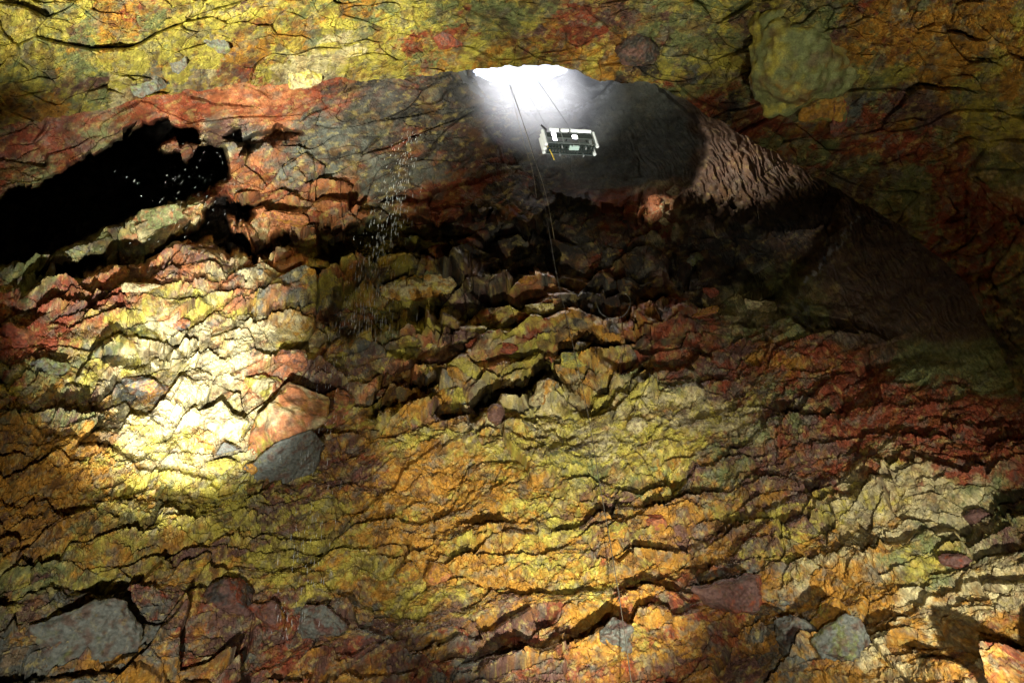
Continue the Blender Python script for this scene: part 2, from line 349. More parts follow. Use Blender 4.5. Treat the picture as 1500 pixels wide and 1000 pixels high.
def relief(u, v, ctrl, seed, shear=0.16, iso=False):
    M = shepard(ctrl, u, v, 40, 1.6)
    bl, cr = M[..., 0], M[..., 1]
    near = 0.75 + 0.5 * sst(600, 1000, v)          # cells show larger toward the chamber's foot
    s = np.where(v > 760, 1.0, 0.0)
    low = sst(800, 900, v + 40 * gn(u / 200, v / 200, seed + 81))
    gy_ = 1.3 if iso else 1.0
    h1, x1, y1, e1 = facet(u, v, 96, 44 * gy_, shear, seed, .9)
    h0, x0, y0, e0 = facet(u, v, 150, 84, shear, seed + 15, .6)
    h2, x2, y2, e2 = facet(u, v, 42, 20 * gy_, shear, seed + 31, .85)
    h3, x3, y3, e3 = facet(u, v, 18, 11 * gy_, shear, seed + 61, 0.5)
    pick = sst(-0.3, 0.3, fbm(u / 130, v / 90, 2, seed + 80))      # some places break big, others small
    fin = sst(-.25, .35, fbm(u / 80, v / 60, 2, seed + 86))
    h1 = h1 * (1 - low) + h0 * low * .9
    h = bl * (1.15 * h1 * (0.25 + 1.0 * pick) + 0.75 * h2 * (1.15 - 0.6 * pick) * (1 - .5 * low) * (.25 + .85 * fin) + 0.22 * h3 * (1 - .4 * low) * fin)
    cc = fbm(u / 60, v / 44, 7, seed + 120, 0.56)
    cl = fbm(u / 170, (v + .2 * u) / 90, 3, seed + 130, 0.5)
    # crumbly ground: clods of several sizes and a few long cracks
    k1, kx, ky, ke = facet(u, v, 26, 19, shear, seed + 140, 0.2, 0.5)
    k2, qx, qy, ke2 = facet(u, v, 11, 8.5, shear, seed + 150, 0.15, 0.5)
    k3, q3x, q3y, ke3 = facet(u, v, 5.5, 4.5, shear, seed + 160, 0.1, 0.5)
    g1 = .3 + .9 * sst(-.3, .4, fbm(u / 70, v / 60, 3, seed + 195))
    clod = g1 * (0.11 * k1 + 0.05 * np.sqrt(np.clip(ke, 0, .5))) + 1.7 * (1.35 - g1 * .6) * (0.085 * k2 + .07 * np.sqrt(np.clip(ke2, 0, .5)) + .04 * k3 + .035 * np.sqrt(np.clip(ke3, 0, .5)))
    crk = ridged((u + 40 * cc) / 260, (v + 0.25 * u + 26 * cc) / 120, 2, seed + 170, 0.4)
    gate = sst(0, .5, fbm(u / 120, v / 120, 2, seed + 190))
    h = h + np.clip(cr, .25, 1.3) * (clod + 0.12 * cc) - (0.2 if iso else 0.55) * cr * gate * sst(1.22, 1.38, crk)
    h = h + 0.07 * cc + 0.7 * cl
    return h, ((x1, y1, 1.0, 0), (x2, y2, 1.6, 0), (x3, y3, 0.9, 0), (kx, ky, .9, 1), (qx, qy, 1.1, 1), (q3x, q3y, .9, 1)), M

def normals(P):
    du = np.gradient(P, axis=1); dv = np.gradient(P, axis=0)
    n = np.cross(du, dv); n /= np.linalg.norm(n, axis=-1, keepdims=True) + 1e-9
    s = np.sign(np.einsum('ijk,ijk->ij', n, CAM - P))
    return n * s[..., None]

def blur(A, n):
    k = np.ones(2 * n + 1) / (2 * n + 1)
    for ax in (0, 1):
        A = np.apply_along_axis(lambda m: np.convolve(np.pad(m, n, mode='edge'), k, 'valid'), ax, A)
    return A

def sheet(name, P, colr, mat, keep=None, grain=None):
    h, w = P.shape[:2]
    idx = np.arange(h * w).reshape(h, w)
    q = np.stack([idx[:-1, :-1], idx[1:, :-1], idx[1:, 1:], idx[:-1, 1:]], -1).reshape(-1, 4)
    if keep is not None:
        q = q[keep.reshape(-1)]
    me = bpy.data.meshes.new(name)
    me.vertices.add(h * w); me.vertices.foreach_set('co', P.astype(np.float32).reshape(-1))
    me.loops.add(q.size); me.loops.foreach_set('vertex_index', q.astype(np.int32).reshape(-1))
    me.polygons.add(len(q)); me.polygons.foreach_set('loop_start', (np.arange(len(q)) * 4).astype(np.int32))
    me.polygons.foreach_set('loop_total', np.full(len(q), 4, np.int32))
    me.update(calc_edges=True)
    a = me.color_attributes.new('mineral', 'FLOAT_COLOR', 'POINT')
    c = np.concatenate([colr.reshape(-1, 3), np.ones((h * w, 1)) if grain is None else grain.reshape(-1, 1)], 1).astype(np.float32)
    a.data.foreach_set('color', c.reshape(-1))
    me.polygons.foreach_set('use_smooth', np.zeros(len(q), bool))
    me.materials.append(mat)
    o = bpy.data.objects.new(name, me); COL.objects.link(o)
    o['kind'] = 'structure'
    return o

# ------------------------------------------------------------------ materials
def nodes(name):
    m = bpy.data.materials.new(name); m.use_nodes = True
    t = m.node_tree
    return m, t, t.nodes['Principled BSDF']

def rock_mat(name, rough=0.62, spec=0.35, vary=0.5, bump=0.5, attr=True, base=None, fine=9.0, glz=False):
    m, t, b = nodes(name)
    N = t.nodes; Lk = t.links
    tc = N.new('ShaderNodeTexCoord')
    n1 = N.new('ShaderNodeTexNoise'); n1.inputs['Scale'].default_value = fine; n1.inputs['Detail'].default_value = 8; n1.inputs['Roughness'].default_value = .7
    n2 = N.new('ShaderNodeTexNoise'); n2.inputs['Scale'].default_value = fine * .33; n2.inputs['Detail'].default_value = 6
    for n in (n1, n2): Lk.new(tc.outputs['Object'], n.inputs['Vector'])
    mr = N.new('ShaderNodeMapRange'); mr.inputs['From Min'].default_value = .3; mr.inputs['From Max'].default_value = .7
    mr.inputs['To Min'].default_value = 1 - vary; mr.inputs['To Max'].default_value = 1 + vary * .6
    Lk.new(n1.outputs['Fac'], mr.inputs['Value'])
    mx = N.new('ShaderNodeMix'); mx.data_type = 'RGBA'; mx.blend_type = 'MULTIPLY'; mx.inputs['Factor'].default_value = 1
    if attr:
        at = N.new('ShaderNodeAttribute'); at.attribute_name = 'mineral'
        src = at.outputs['Color']
        for sc_, lo_, hi_, amt_, col_ in ((1.3, .52, .70, .45, (.095, .042, .022)), (2.7, .56, .70, .28, (.46, .36, .085)), (4.5, .54, .72, .45, (.10, .085, .065)), (6.5, .60, .72, .4, (.58, .50, .24))):
            ns = N.new('ShaderNodeTexNoise'); ns.inputs['Scale'].default_value = sc_; ns.inputs['Detail'].default_value = 9; ns.inputs['Roughness'].default_value = .72; ns.inputs['Distortion'].default_value = .4
            Lk.new(tc.outputs['Object'], ns.inputs['Vector'])
            ms = N.new('ShaderNodeMapRange'); ms.inputs['From Min'].default_value = lo_; ms.inputs['From Max'].default_value = hi_; ms.inputs['To Max'].default_value = amt_
            Lk.new(ns.outputs['Fac'], ms.inputs['Value'])
            if glz:
                gm = N.new('ShaderNodeMath'); gm.operation = 'MULTIPLY'
                Lk.new(ms.outputs['Result'], gm.inputs[0]); Lk.new(at.outputs['Alpha'], gm.inputs[1]); fo = gm.outputs[0]
            else: fo = ms.outputs['Result']
            m2 = N.new('ShaderNodeMix'); m2.data_type = 'RGBA'; m2.inputs['B'].default_value = (*col_, 1)
            Lk.new(fo, m2.inputs['Factor']); Lk.new(src, m2.inputs['A']); src = m2.outputs['Result']
        Lk.new(src, mx.inputs['A'])
    else:
        rp = N.new('ShaderNodeValToRGB'); rp.color_ramp.elements[0].position = .35; rp.color_ramp.elements[1].position = .65
        rp.color_ramp.elements[0].color = (*base[0], 1); rp.color_ramp.elements[1].color = (*base[1], 1)
        for i, c in enumerate(base[2:]):
            e = rp.color_ramp.elements.new(.42 + .1 * i); e.color = (*c, 1)
        Lk.new(n2.outputs['Fac'], rp.inputs['Fac']); Lk.new(rp.outputs['Color'], mx.inputs['A'])
    Lk.new(mr.outputs['Result'], mx.inputs['B'])
    Lk.new(mx.outputs['Result'], b.inputs['Base Color'])
    rr = N.new('ShaderNodeMapRange'); rr.inputs['To Min'].default_value = rough - .18; rr.inputs['To Max'].default_value = rough + .2
    Lk.new(n2.outputs['Fac'], rr.inputs['Value']); Lk.new(rr.outputs['Result'], b.inputs['Roughness'])
    b.inputs['Specular IOR Level'].default_value = spec
    bp = N.new('ShaderNodeBump'); bp.inputs['Strength'].default_value = bump; bp.inputs['Distance'].default_value = .08
    Lk.new(n1.outputs['Fac'], bp.inputs['Height']); Lk.new(bp.outputs['Normal'], b.inputs['Normal'])
    return m

def plain(name, col, rough=.5, metal=0.0, vary=.15, scale=20, emit=None, spec=.5):
    m, t, b = nodes(name)
    n = t.nodes.new('ShaderNodeTexNoise'); n.inputs['Scale'].default_value = scale; n.inputs['Detail'].default_value = 4
    tc = t.nodes.new('ShaderNodeTexCoord'); t.links.new(tc.outputs['Object'], n.inputs['Vector'])
    r = t.nodes.new('ShaderNodeValToRGB')
    r.color_ramp.elements[0].position = .3; r.color_ramp.elements[1].position = .7
    r.color_ramp.elements[0].color = (*[c * (1 - vary) for c in col], 1); r.color_ramp.elements[1].color = (*[min(1, c * (1 + vary)) for c in col], 1)
    t.links.new(n.outputs['Fac'], r.inputs['Fac']); t.links.new(r.outputs['Color'], b.inputs['Base Color'])
    b.inputs['Roughness'].default_value = rough; b.inputs['Metallic'].default_value = metal; b.inputs['Specular IOR Level'].default_value = spec
    if emit:
        b.inputs['Emission Color'].default_value = (*emit[0], 1); b.inputs['Emission Strength'].default_value = emit[1]
    return m

M_WALL = rock_mat('mineral rock', .6, .35, .5, .7, glz=True)
M_ROOF = rock_mat('sulphur stained roof rock', .68, .28, .5, .7, glz=True)
M_SHAFT = rock_mat('wet grey shaft rock', .42, .6, .4, .8, fine=2.2, glz=True)
M_HILL = rock_mat('hill ground', .9, .2, .4, .3, attr=False, base=[(.09, .10, .05), (.16, .15, .09)], fine=.6)

# ------------------------------------------------------------------ far wall
def axis(lo, hi, a, b, fine, coarse):
    return np.concatenate([np.arange(lo, a, coarse), np.arange(a, b, fine), np.arange(b, hi + coarse, coarse)])
DETAIL = 1.35
gu = axis(-420, 1900, -30, 1530, DETAIL, 8)
gv = axis(-60, 1400, 85, 1020, DETAIL, 8)
U, V = np.meshgrid(gu, gv)
r = far_r(U, V)
ft, shade_mask = features(U, V)
B0 = pts(U, V, r)
n0 = normals(B0)
ray = -dirs(U, V)
nn = n0 * 0.55 + ray * 0.45; nn /= np.linalg.norm(nn, axis=-1, keepdims=True)
h, cid, M = relief(U, V, WALL_R, 21)
P = B0 + ray * ft[..., None] + nn * h[..., None]
WALLP = P
hollow_shade = sst(.35, .9, shade_mask)[..., None]
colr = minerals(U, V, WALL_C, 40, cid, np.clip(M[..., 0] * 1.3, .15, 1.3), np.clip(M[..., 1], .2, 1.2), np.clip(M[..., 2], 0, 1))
colr = colr * (1 - hollow_shade) + np.array([.030, .024, .020]) * hollow_shade * np.clip(1 + 1.6 * fbm(U / 20, V / 12, 4, 5), .2, 3)[..., None]  # shade inside the left hollows painted as near-black albedo
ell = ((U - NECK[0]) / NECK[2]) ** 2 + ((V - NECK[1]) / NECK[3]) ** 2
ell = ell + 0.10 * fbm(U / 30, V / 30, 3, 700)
vx = np.array([(1180, 412), (1196, 396), (1212, 374), (1236, 350), (1262, 318)], float)
vd = np.abs(U - np.interp(V, vx[::-1, 1], vx[::-1, 0]) + 5 * fbm(U / 18, V / 18, 3, 715)) + 60 * ((V < 315) | (V > 414))
vn = (sst(9, 1, vd) * sst(-.2, .4, fbm(U / 7, V / 7, 3, 716)))[..., None] * .8
colr = colr * (1 - vn) + np.array([.55, .58, .62]) * vn
rim_glint = sst(1.50, 1.05, ell) * sst(790, 840, U) * sst(.0, .3, fbm(U / 8, V / 8, 3, 712) + .22)
colr = colr * (1 - rim_glint[..., None]) + np.array([.75, .78, .82]) * rim_glint[..., None]  # glints of the wet rim painted as pale patches
kc = (ell[:-1, :-1] > 1) & (ell[1:, 1:] > 1)
sheet('rock_wall', P, colr, M_WALL, kc, np.clip(1 - M[..., 2], .05, 1) * (1 - hollow_shade[..., 0]))

def wall_at(u, v, off=0.0):
    j = np.argmin(abs(gu - u)); i = np.argmin(abs(gv - v))
    p = WALLP[i, j]; d = CAM - p; d /= np.linalg.norm(d)
    return Vector((p + d * off).tolist())
def wall_r(u, v):
    return (wall_at(u, v) - Vector(CAM.tolist())).length

# ------------------------------------------------------------------ roof that hangs in front of it
ru_ = axis(-420, 1900, -30, 1530, DETAIL, 8)
t = np.concatenate([np.linspace(-.12, 0, 34)[:-1], np.linspace(0, 1, 330)[:-1], np.linspace(1, 2.2, 60)])
U, T = np.meshgrid(ru_, t)
L = np.interp(ru_, *np.array(LIP, float).T)
k = np.hanning(9); k /= k.sum(); L = np.convolve(np.pad(L, 4, mode='edge'), k, 'valid')
L = L + 4.5 * fbm(ru_ / 40, ru_ * 0, 4, 800, .6)
D = np.interp(ru_, *np.array(LIPD, float).T)
L2 = np.broadcast_to(L, U.shape); D2 = np.broadcast_to(D, U.shape)
V = np.where(T >= 0, L2 - np.clip(T, 0, 1) * (L2 + 25) - np.clip(T - 1, 0, 9) * 330, L2 + T * 330)
sdist = np.maximum(L2 - V, 0)
rl = far_r(U, L2) - D2
slope = 0.045
xx = (U - 760) / 750.0
roof0 = 60 - 0.05 * np.clip(140 - V, -60, 900) - np.where(xx < 0, 9, 15) * np.minimum(xx * xx, 1.6)
wl = np.exp(-sdist / 70.0)
front = rl * wl + np.minimum(roof0, rl) * (1 - wl)
frontb = rl + (D2 + 6.0) * (1 - np.sqrt(np.clip(1 - (np.clip(-T, 0, .12) / .12) ** 2, 0, 1))) + 0.3
r = np.where(T >= 0, np.maximum(front, 20), frontb)
B0 = pts(U, V, r)
ray = -dirs(U, V)
hh, cid, M = relief(U, V + 3000, [(a, b + 3000, *c) for a, b, *c in ROOF_R], 55, 0.10) if False else relief(U, V, ROOF_R, 55, 0.10, True)
nn = ray * .95 + np.array([0, 0, -.12]); nn /= np.linalg.norm(nn, axis=-1, keepdims=True)
fade = np.where(T < 0, 1 - np.clip(-T / .12, 0, 1) * .6, 1.0)
big = 1.6 * fbm(U / 260, V / 150, 3, 850, .5)
# rounded boulder bulging from the roof on the right
P = B0 + nn * ((hh * 1.35 + big) * fade)[..., None]
ROOFP, ROOFU, ROOFV = P, U, V
colr = minerals(U, V, ROOF_C, 140, cid, np.clip(M[..., 0] * 1.3, .3, 1.4), .7, None, True)
sheet('rock_roof', P, colr, M_ROOF)
def roof_at(u, v, off=0.0):
    i, j = np.unravel_index(np.argmin((ROOFU - u) ** 2 + (ROOFV - v) ** 2 + np.where(T < 0, 1e6, 0)), ROOFU.shape)
    p = ROOFP[i, j]; d = CAM - p; d /= np.linalg.norm(d)
    return Vector((p + d * off).tolist())

# ------------------------------------------------------------------ shaft and the hill it opens through
NA, NZ = 220, 110
ang = np.linspace(0, 2 * np.pi, NA, endpoint=False)
eu = NECK[0] + NECK[2] * 1.05 * np.cos(ang); ev = NECK[1] + NECK[3] * 1.05 * np.sin(ang)
rimp = pts(eu, ev, far_r(eu, ev) + 4.0 * sst(700, 960, eu) - .3)
cen = rimp.mean(0)
ztop = cen[2] + 4.2
verts = []
for i in range(NZ):
    f = i / (NZ - 1)
    z = rimp[:, 2] * (1 - f) + ztop * f
    xy = (rimp[:, :2] - cen[:2])
    rad = np.linalg.norm(xy, axis=1, keepdims=True)
    aa = np.arctan2(xy[:, 1], xy[:, 0])
    per = np.stack([np.cos(aa) * 3, np.sin(aa) * 3])
    bulge = 1 + .10 * math.sin(f * 9) * math.exp(-f) + .09 * fbm(per[0] * 1.1 + f * 2.2, per[1] * 1.1 + f * 3.1, 4, 900, .6)
    ledge = .13 * np.exp(-((f - .30 - .12 * np.sin(aa * 1 + .5)) / .035) ** 2) + .10 * np.exp(-((f - .62 - .1 * np.cos(aa)) / .03) ** 2)
    sc = (1 - .22 * f) * (bulge - ledge) if i else np.ones(NA)
    p = cen[:2] + xy * np.asarray(sc)[:, None] + np.array([-2.2, 1.0]) * f
    verts.append(np.concatenate([p, z[:, None]], 1))
topc = verts[-1].mean(0)
for rad_, zz in ((9, ztop + 1.5), (30, ztop + 26), (60, ztop + 48), (110, ztop + 50), (150, ztop + 20), (165, -4)):
    d = verts[NZ - 1][:, :2] - topc[:2]; d = d / np.linalg.norm(d, axis=1, keepdims=True)
    verts.append(np.concatenate([topc[:2] + d * rad_, np.full((NA, 1), zz)], 1))
VV = np.array(verts)
VVc = np.concatenate([VV, VV[:, :1]], 1)
def ringmesh(name, A, mat):
    h, w = A.shape[:2]
    vs = A.reshape(-1, 3); fs = []
    for i in range(h - 1):
        for j in range(w):
            a = i * w + j; b_ = i * w + (j + 1) % w
            fs.append((a, b_, b_ + w, a + w))
    me = bpy.data.meshes.new(name); me.from_pydata(vs.tolist(), [], fs); me.update()
    me.polygons.foreach_set('use_smooth', np.ones(len(fs), bool))
    me.materials.append(mat)
    o = bpy.data.objects.new(name, me); COL.objects.link(o); o['kind'] = 'structure'
    return o
so_ = ringmesh('rock_shaft', VV[:NZ], M_SHAFT)
FF, AA = np.meshgrid(np.linspace(0, 1, NZ), ang, indexing='ij')
shaft_glint = sst(.05, .45, ridged(AA * 7, FF * 5, 3, 930) - .75) * np.exp(-((FF - .10 - .22 * np.abs(np.sin(AA * 1.5))) / .09) ** 2) * sst(-.6, .2, np.cos(AA - .5))
gcol = np.array([.15, .155, .16]) * np.clip(1 + .7 * fbm(AA * 6, FF * 5, 5, 935), .3, 2)[..., None]
gcol = gcol * (1 - shaft_glint[..., None]) + np.array([.85, .88, .9]) * shaft_glint[..., None]  # wet glints on the shaft wall put into the colour as white
at_ = so_.data.color_attributes.new('mineral', 'FLOAT_COLOR', 'POINT')
at_.data.foreach_set('color', np.concatenate([gcol.reshape(-1, 3), np.zeros((NZ * NA, 1))], 1).astype(np.float32).reshape(-1))
ringmesh('hill', VV[NZ - 1:], M_HILL)

# daylit mist hanging in the mouth of the shaft
m, tt, b = nodes('mist')
tt.nodes.remove(b)
pv = tt.nodes.new('ShaderNodeVolumePrincipled'); pv.inputs['Color'].default_value = (.86, .88, .95, 1); pv.inputs['Density'].default_value = .13; pv.inputs['Anisotropy'].default_value = .2
tg = tt.nodes.new('ShaderNodeTexCoord'); ln_ = tt.nodes.new('ShaderNodeVectorMath'); ln_.operation = 'LENGTH'
tt.links.new(tg.outputs['Object'], ln_.inputs[0])
mm = tt.nodes.new('ShaderNodeMapRange'); mm.interpolation_type = 'SMOOTHERSTEP'
mm.inputs['From Min'].default_value = 1.0; mm.inputs['From Max'].default_value = 0.0; mm.inputs['To Min'].default_value = 0; mm.inputs['To Max'].default_value = .16
tt.links.new(ln_.outputs['Value'], mm.inputs['Value']); tt.links.new(mm.outputs['Result'], pv.inputs['Density'])
tt.links.new(pv.outputs['Volume'], tt.nodes['Material Output'].inputs['Volume'])
bm = bmesh.new(); bmesh.ops.create_icosphere(bm, subdivisions=4, radius=1)
me = bpy.data.meshes.new('mist'); bm.to_mesh(me); bm.free(); me.materials.append(m)
mo = bpy.data.objects.new('mist', me); COL.objects.link(mo); mo['kind'] = 'stuff'
mo.location = (cen[0] + .5, cen[1] - .5, cen[2] - 1.5); mo.scale = (12, 12, 10)

# floor of the chamber
gx = np.linspace(-165, 165, 110); gy = np.linspace(-165, 165, 110)
X, Y = np.meshgrid(gx, gy)
Z = .5 * fbm(X / 9, Y / 9, 5, 950) - .3
sheet('ground', np.stack([X, Y, Z], -1), np.broadcast_to(np.array([.12, .09, .07]), X.shape + (3,)), M_WALL)

# ------------------------------------------------------------------ things
from mathutils import noise as mn
def link_mesh(name, bm, mat, parent=None, smooth=False, loc=None):
    me = bpy.data.meshes.new(name); bmesh.ops.recalc_face_normals(bm, faces=bm.faces); bm.to_mesh(me); bm.free()
    for m_ in (mat if isinstance(mat, (list, tuple)) else [mat]): me.materials.append(m_)
    if smooth: me.polygons.foreach_set('use_smooth', np.ones(len(me.polygons), bool))
    o = bpy.data.objects.new(name, me); COL.objects.link(o)
    if parent is not None: o.parent = parent
    if loc is not None: o.location = loc
    return o
def tag(o, label, cat, group=None):
    o['label'] = label; o['category'] = cat
    if group: o['group'] = group
    return o

ROCKM = {}
def rock_for(code):
    if code not in ROCKM:
        cs = [PAL[c] for c in code]
        if len(cs) == 1: cs = [cs[0], tuple(x * .7 for x in cs[0])]
        ROCKM[code] = rock_mat('boulder ' + code, .62, .35, .4, .5, attr=False, base=cs, fine=4.5)
    return ROCKM[code]

def hull_rock(name, local, mat, seed, bev=.10, rough=.05, cuts=3, scale=1.0):
    bm = bmesh.new()
    for p in local: bm.verts.new(p)
    ret = bmesh.ops.convex_hull(bm, input=bm.verts)
    dead = [v for v in bm.verts if not v.link_faces]
    bmesh.ops.delete(bm, geom=dead, context='VERTS')
    bmesh.ops.dissolve_limit(bm, angle_limit=R_(9), verts=bm.verts, edges=bm.edges)
    bmesh.ops.bevel(bm, geom=list(bm.edges), offset=bev, segments=2, profile=.6, affect='EDGES', clamp_overlap=True)
    bmesh.ops.triangulate(bm, faces=bm.faces)
    for _ in range(cuts):
        longe = [e for e in bm.edges if e.calc_length() > max(scale * .035, .07)]
        if not longe: break
        bmesh.ops.subdivide_edges(bm, edges=longe, cuts=1)
        bmesh.ops.triangulate(bm, faces=[f for f in bm.faces if len(f.verts) > 3])
    bmesh.ops.recalc_face_normals(bm, faces=bm.faces)
    bm.normal_update()
    off = Vector((seed * 3.17, seed * 1.3, seed * .7))
    mv = []
    for v in bm.verts:
        q = v.co / scale
        d = mn.fractal(q * 2.0 + off, 1.0, 2.0, 5) * rough * 1.1 + (abs(mn.noise(q * 5 + off)) * .6 + mn.noise(q * 13 + off) * .25) * rough
        mv.append(v.co + v.normal * d * scale)
    for v, c in zip(bm.verts, mv): v.co = c
    return bm

def boulder(u, v, wpx, hpx, code, label, name='boulder', cat='boulder', rot=0.0, deep=.8, out=0.05, roof=False, n=15, seed=None, bev=.02, rough=.08, round_=False, group=None, pts2=None):
    """a rock set into the rock face: pixel size at its own distance gives metres"""
    seed = seed if seed is not None else int(u * 7 + v * 3)
    rs = random.Random(seed)
    base = (roof_at if roof else wall_at)(u, v)
    dist = (base - Vector(CAM.tolist())).length
    w = wpx * dist / FPX; h = hpx * dist / FPX; d = min(w, h) * deep
    X_ = Vector(RV.tolist()); Y_ = Vector(UV.tolist()); Zd = (Vector(CAM.tolist()) - base).normalized()
    X_ = (X_ - Zd * X_.dot(Zd)).normalized(); Y_ = Zd.cross(X_)
    a = R_(rot)
    X2 = X_ * math.cos(a) + Y_ * math.sin(a); Y2 = Y_ * math.cos(a) - X_ * math.sin(a)
    loc = base + Zd * (out * d)
    P_ = []
    if pts2:
        for (x, y, z) in pts2: P_.append(X2 * (x * w / 2) + Y2 * (y * h / 2) + Zd * (z * d))
    else:
        for k in range(n):
            if round_:
                t_ = rs.uniform(0, 6.283); c_ = rs.uniform(-1, 1); s_ = math.sqrt(1 - c_ * c_)
                x, y, z = s_ * math.cos(t_), s_ * math.sin(t_), c_
            else:
                x, y, z = rs.uniform(-1, 1), rs.uniform(-1, 1), rs.uniform(-1, 1)
                m_ = (abs(x) ** 3 + abs(y) ** 3 + abs(z) ** 3) ** (1 / 3.0); x, y, z = x / m_, y / m_, z / m_
            P_.append(X2 * (x * w / 2) + Y2 * (y * h / 2) + Zd * (z * d * .75))
    bm = hull_rock(name, P_, None, seed % 97, bev * min(w, h), rough, 6, min(w, h))
    o = link_mesh(name, bm, M_WALL, smooth=False, loc=loc)
    pc = [np.array(PAL[c]) for c in code]
    if len(pc) == 1: pc = [pc[0], pc[0] * .8 + np.array([.03, .02, .01])]
    at = o.data.color_attributes.new('mineral', 'FLOAT_COLOR', 'POINT')
    fd = [Vector((rs.uniform(-1, 1), rs.uniform(-1, 1), rs.uniform(-1, 1))).normalized() for _ in pc]
    k_ = 2.6 / max(.35, min(w, h)); sh = Vector((seed * .37, seed * .11, seed * .53)); buf = []
    for vv in o.data.vertices:
        q = vv.co * k_ + sh
        best = None; ws = []
        for n_, c in enumerate(pc):
            ws.append(math.exp((mn.fractal(q * 1.1 + Vector((n_ * 9.1, 0, n_ * 4.3)), .8, 2.1, 5) * 1.3 + (.25 if n_ == 0 else 0) + .9 * vv.normal.dot(fd[n_])) * 5))
        tw = sum(ws); c = sum(c_ * (w_ / tw) for c_, w_ in zip(pc, ws))
        f = max(0, min(1, (mn.fractal(q * 2.3 + Vector((50, 0, 0)), .8, 2.1, 4) - .05) * 2.2)) * .65
        c = c * (1 - f) + np.array((.11, .05, .03)) * f
        c = c * (1 + .45 * mn.noise(q * 6))
        buf += [*np.clip(c, .004, .8), 1]
    at.data.foreach_set('color', np.array(buf, np.float32))
    return tag(o, label, cat, group)

boulder(412, 620, 138, 96, 'ysoc', 'largest jutting wedge-shaped block, yellow and orange, beside the brightest lit patch', deep=.95, out=.1, rot=22, bev=.008, rough=.055,
        pts2=[(-1, -.7, .1), (-.15, .6, 1.0), (.45, 1, .5), (1, .25, .5), (.8, -.3, .95), (-.1, -.5, 1.15), (-.5, -.85, .5), (-1, -.3, -.8), (.9, 0, -.8), (.3, .9, -.8), (-.4, -.9, -.8)])
boulder(424, 668, 96, 60, 'gng', 'slate grey block with flat faces at the foot of the largest orange wedge', deep=.85, out=.2, rot=16, bev=.008, rough=.05,
        pts2=[(-1, -.6, .3), (-.4, -1, .35), (.6, -.9, .2), (1, .3, .35), (.75, .95, .9), (-.3, .75, 1.15), (-.95, .2, .6), (-1, -.5, -.8), (1, .2, -.8), (0, 1, -.8), (0, -1, -.8)])
boulder(384, 656, 34, 60, 'os', 'orange rib between the grey block and the shadow under the largest wedge', deep=.9, out=.45, rot=-32, bev=.02, n=11)
boulder(370, 606, 120, 20, 'yc', 'thin pale ridge slab running up along the top edge of the largest wedge', deep=1.2, out=.5, rot=38, bev=.02, n=12)
boulder(335, 658, 32, 24, 'g', 'small triangular grey stone just left of the largest orange wedge', deep=.8, out=.5, n=8)
boulder(461, 658, 26, 26, 'g', 'small grey stone tucked against the right side of the largest orange wedge', deep=.8, out=.4, n=10)
boulder(368, 682, 22, 20, 'go', 'tiny grey and orange stone wedged below the largest orange wedge', deep=.8, out=.5, n=9)
boulder(326, 680, 46, 24, 'yc', 'loaf shaped pale yellow stone below the small triangular grey stone', deep=.8, out=.4, round_=True, n=30)
boulder(318, 622, 78, 52, 'cy', 'cream slab left of the largest wedge, brightest stone in the spotlit patch', deep=.5, out=.3, rot=-28, n=11, bev=.03)
boulder(388, 572, 60, 52, 'scy', 'pale orange square-cut block above the largest orange wedge', deep=.6, out=.25, rot=-8, n=12, bev=.03)
boulder(425, 545, 50, 34, 'spc', 'pinkish angular block above and right of the square-cut pale orange block', deep=.6, out=.25, n=12)
boulder(492, 600, 50, 66, 'psy', 'upright purple brown slab on the right edge of the spotlit patch', deep=.5, out=.25, rot=-20, n=12)
boulder(212, 560, 74, 40, 'gso', 'flat grey and orange block left of the brightest patch', deep=.5, out=.25, rot=8, n=12)
boulder(60, 545, 92, 40, 'ng', 'olive green slab near the left edge', deep=.45, out=.2, rot=14, n=12)
boulder(14, 492, 56, 44, 'rs', 'plain brick red block at the left edge', deep=.6, out=.2, rot=-12, n=11)
boulder(200, 438, 60, 18, 'sc', 'long thin salmon slab under the lower dark ledge on the left', deep=.8, out=.3, rot=4, n=12)
boulder(262, 470, 46, 26, 'sg', 'salmon and grey leaf shaped slab above the spotlit patch', deep=.6, out=.3, rot=12, n=11)
boulder(368, 410, 40, 26, 'gc', 'blue grey slab high on the orange slope left of the falling water', deep=.6, out=.3, rot=-10, n=11)
boulder(226, 318, 80, 28, 'ncs', 'pale green tongue of rock below the black hollow at upper left', deep=.7, out=.2, rot=18, n=14)
boulder(418, 322, 70, 26, 'so', 'bright orange slab above the terraces, left of the falling water', deep=.6, out=.2, rot=-6, n=13)
boulder(612, 432, 108, 40, 'yoc', 'broad yellow slab lying across the dark middle terraces', deep=.5, out=.35, rot=2, bev=.02,
        pts2=[(-1, .1, .3), (-.6, .55, .2), (.2, .9, .2), (.75, 1, .2), (1, .2, .3), (.8, -.5, .45), (.1, -.7, .5), (-.6, -.9, .4), (-1, -.5, .3), (0, .2, .6), (-1, 0, -.8), (1, 0, -.8), (0, 1, -.8), (0, -1, -.8)])
boulder(545, 452, 52, 26, 'yn', 'lumpy olive yellow stone below the left end of the broad yellow slab', deep=.7, out=.4, n=16)
boulder(775, 411, 34, 16, 'so', 'small orange wedge shining in the dark centre of the wall', deep=.8, out=.5, n=8)
boulder(790, 463, 46, 18, 'yc', 'arched pale yellow slab right of centre in the dark terraces', deep=.8, out=.5, rot=6, n=11)
boulder(720, 500, 80, 36, 'rp', 'dull red faceted block in the middle of the terraces', deep=.6, out=.3, n=13)
boulder(655, 572, 56, 54, 'ogy', 'ochre and grey block framed by black shadow below the terraces', deep=.6, out=.4, rot=12, n=12)
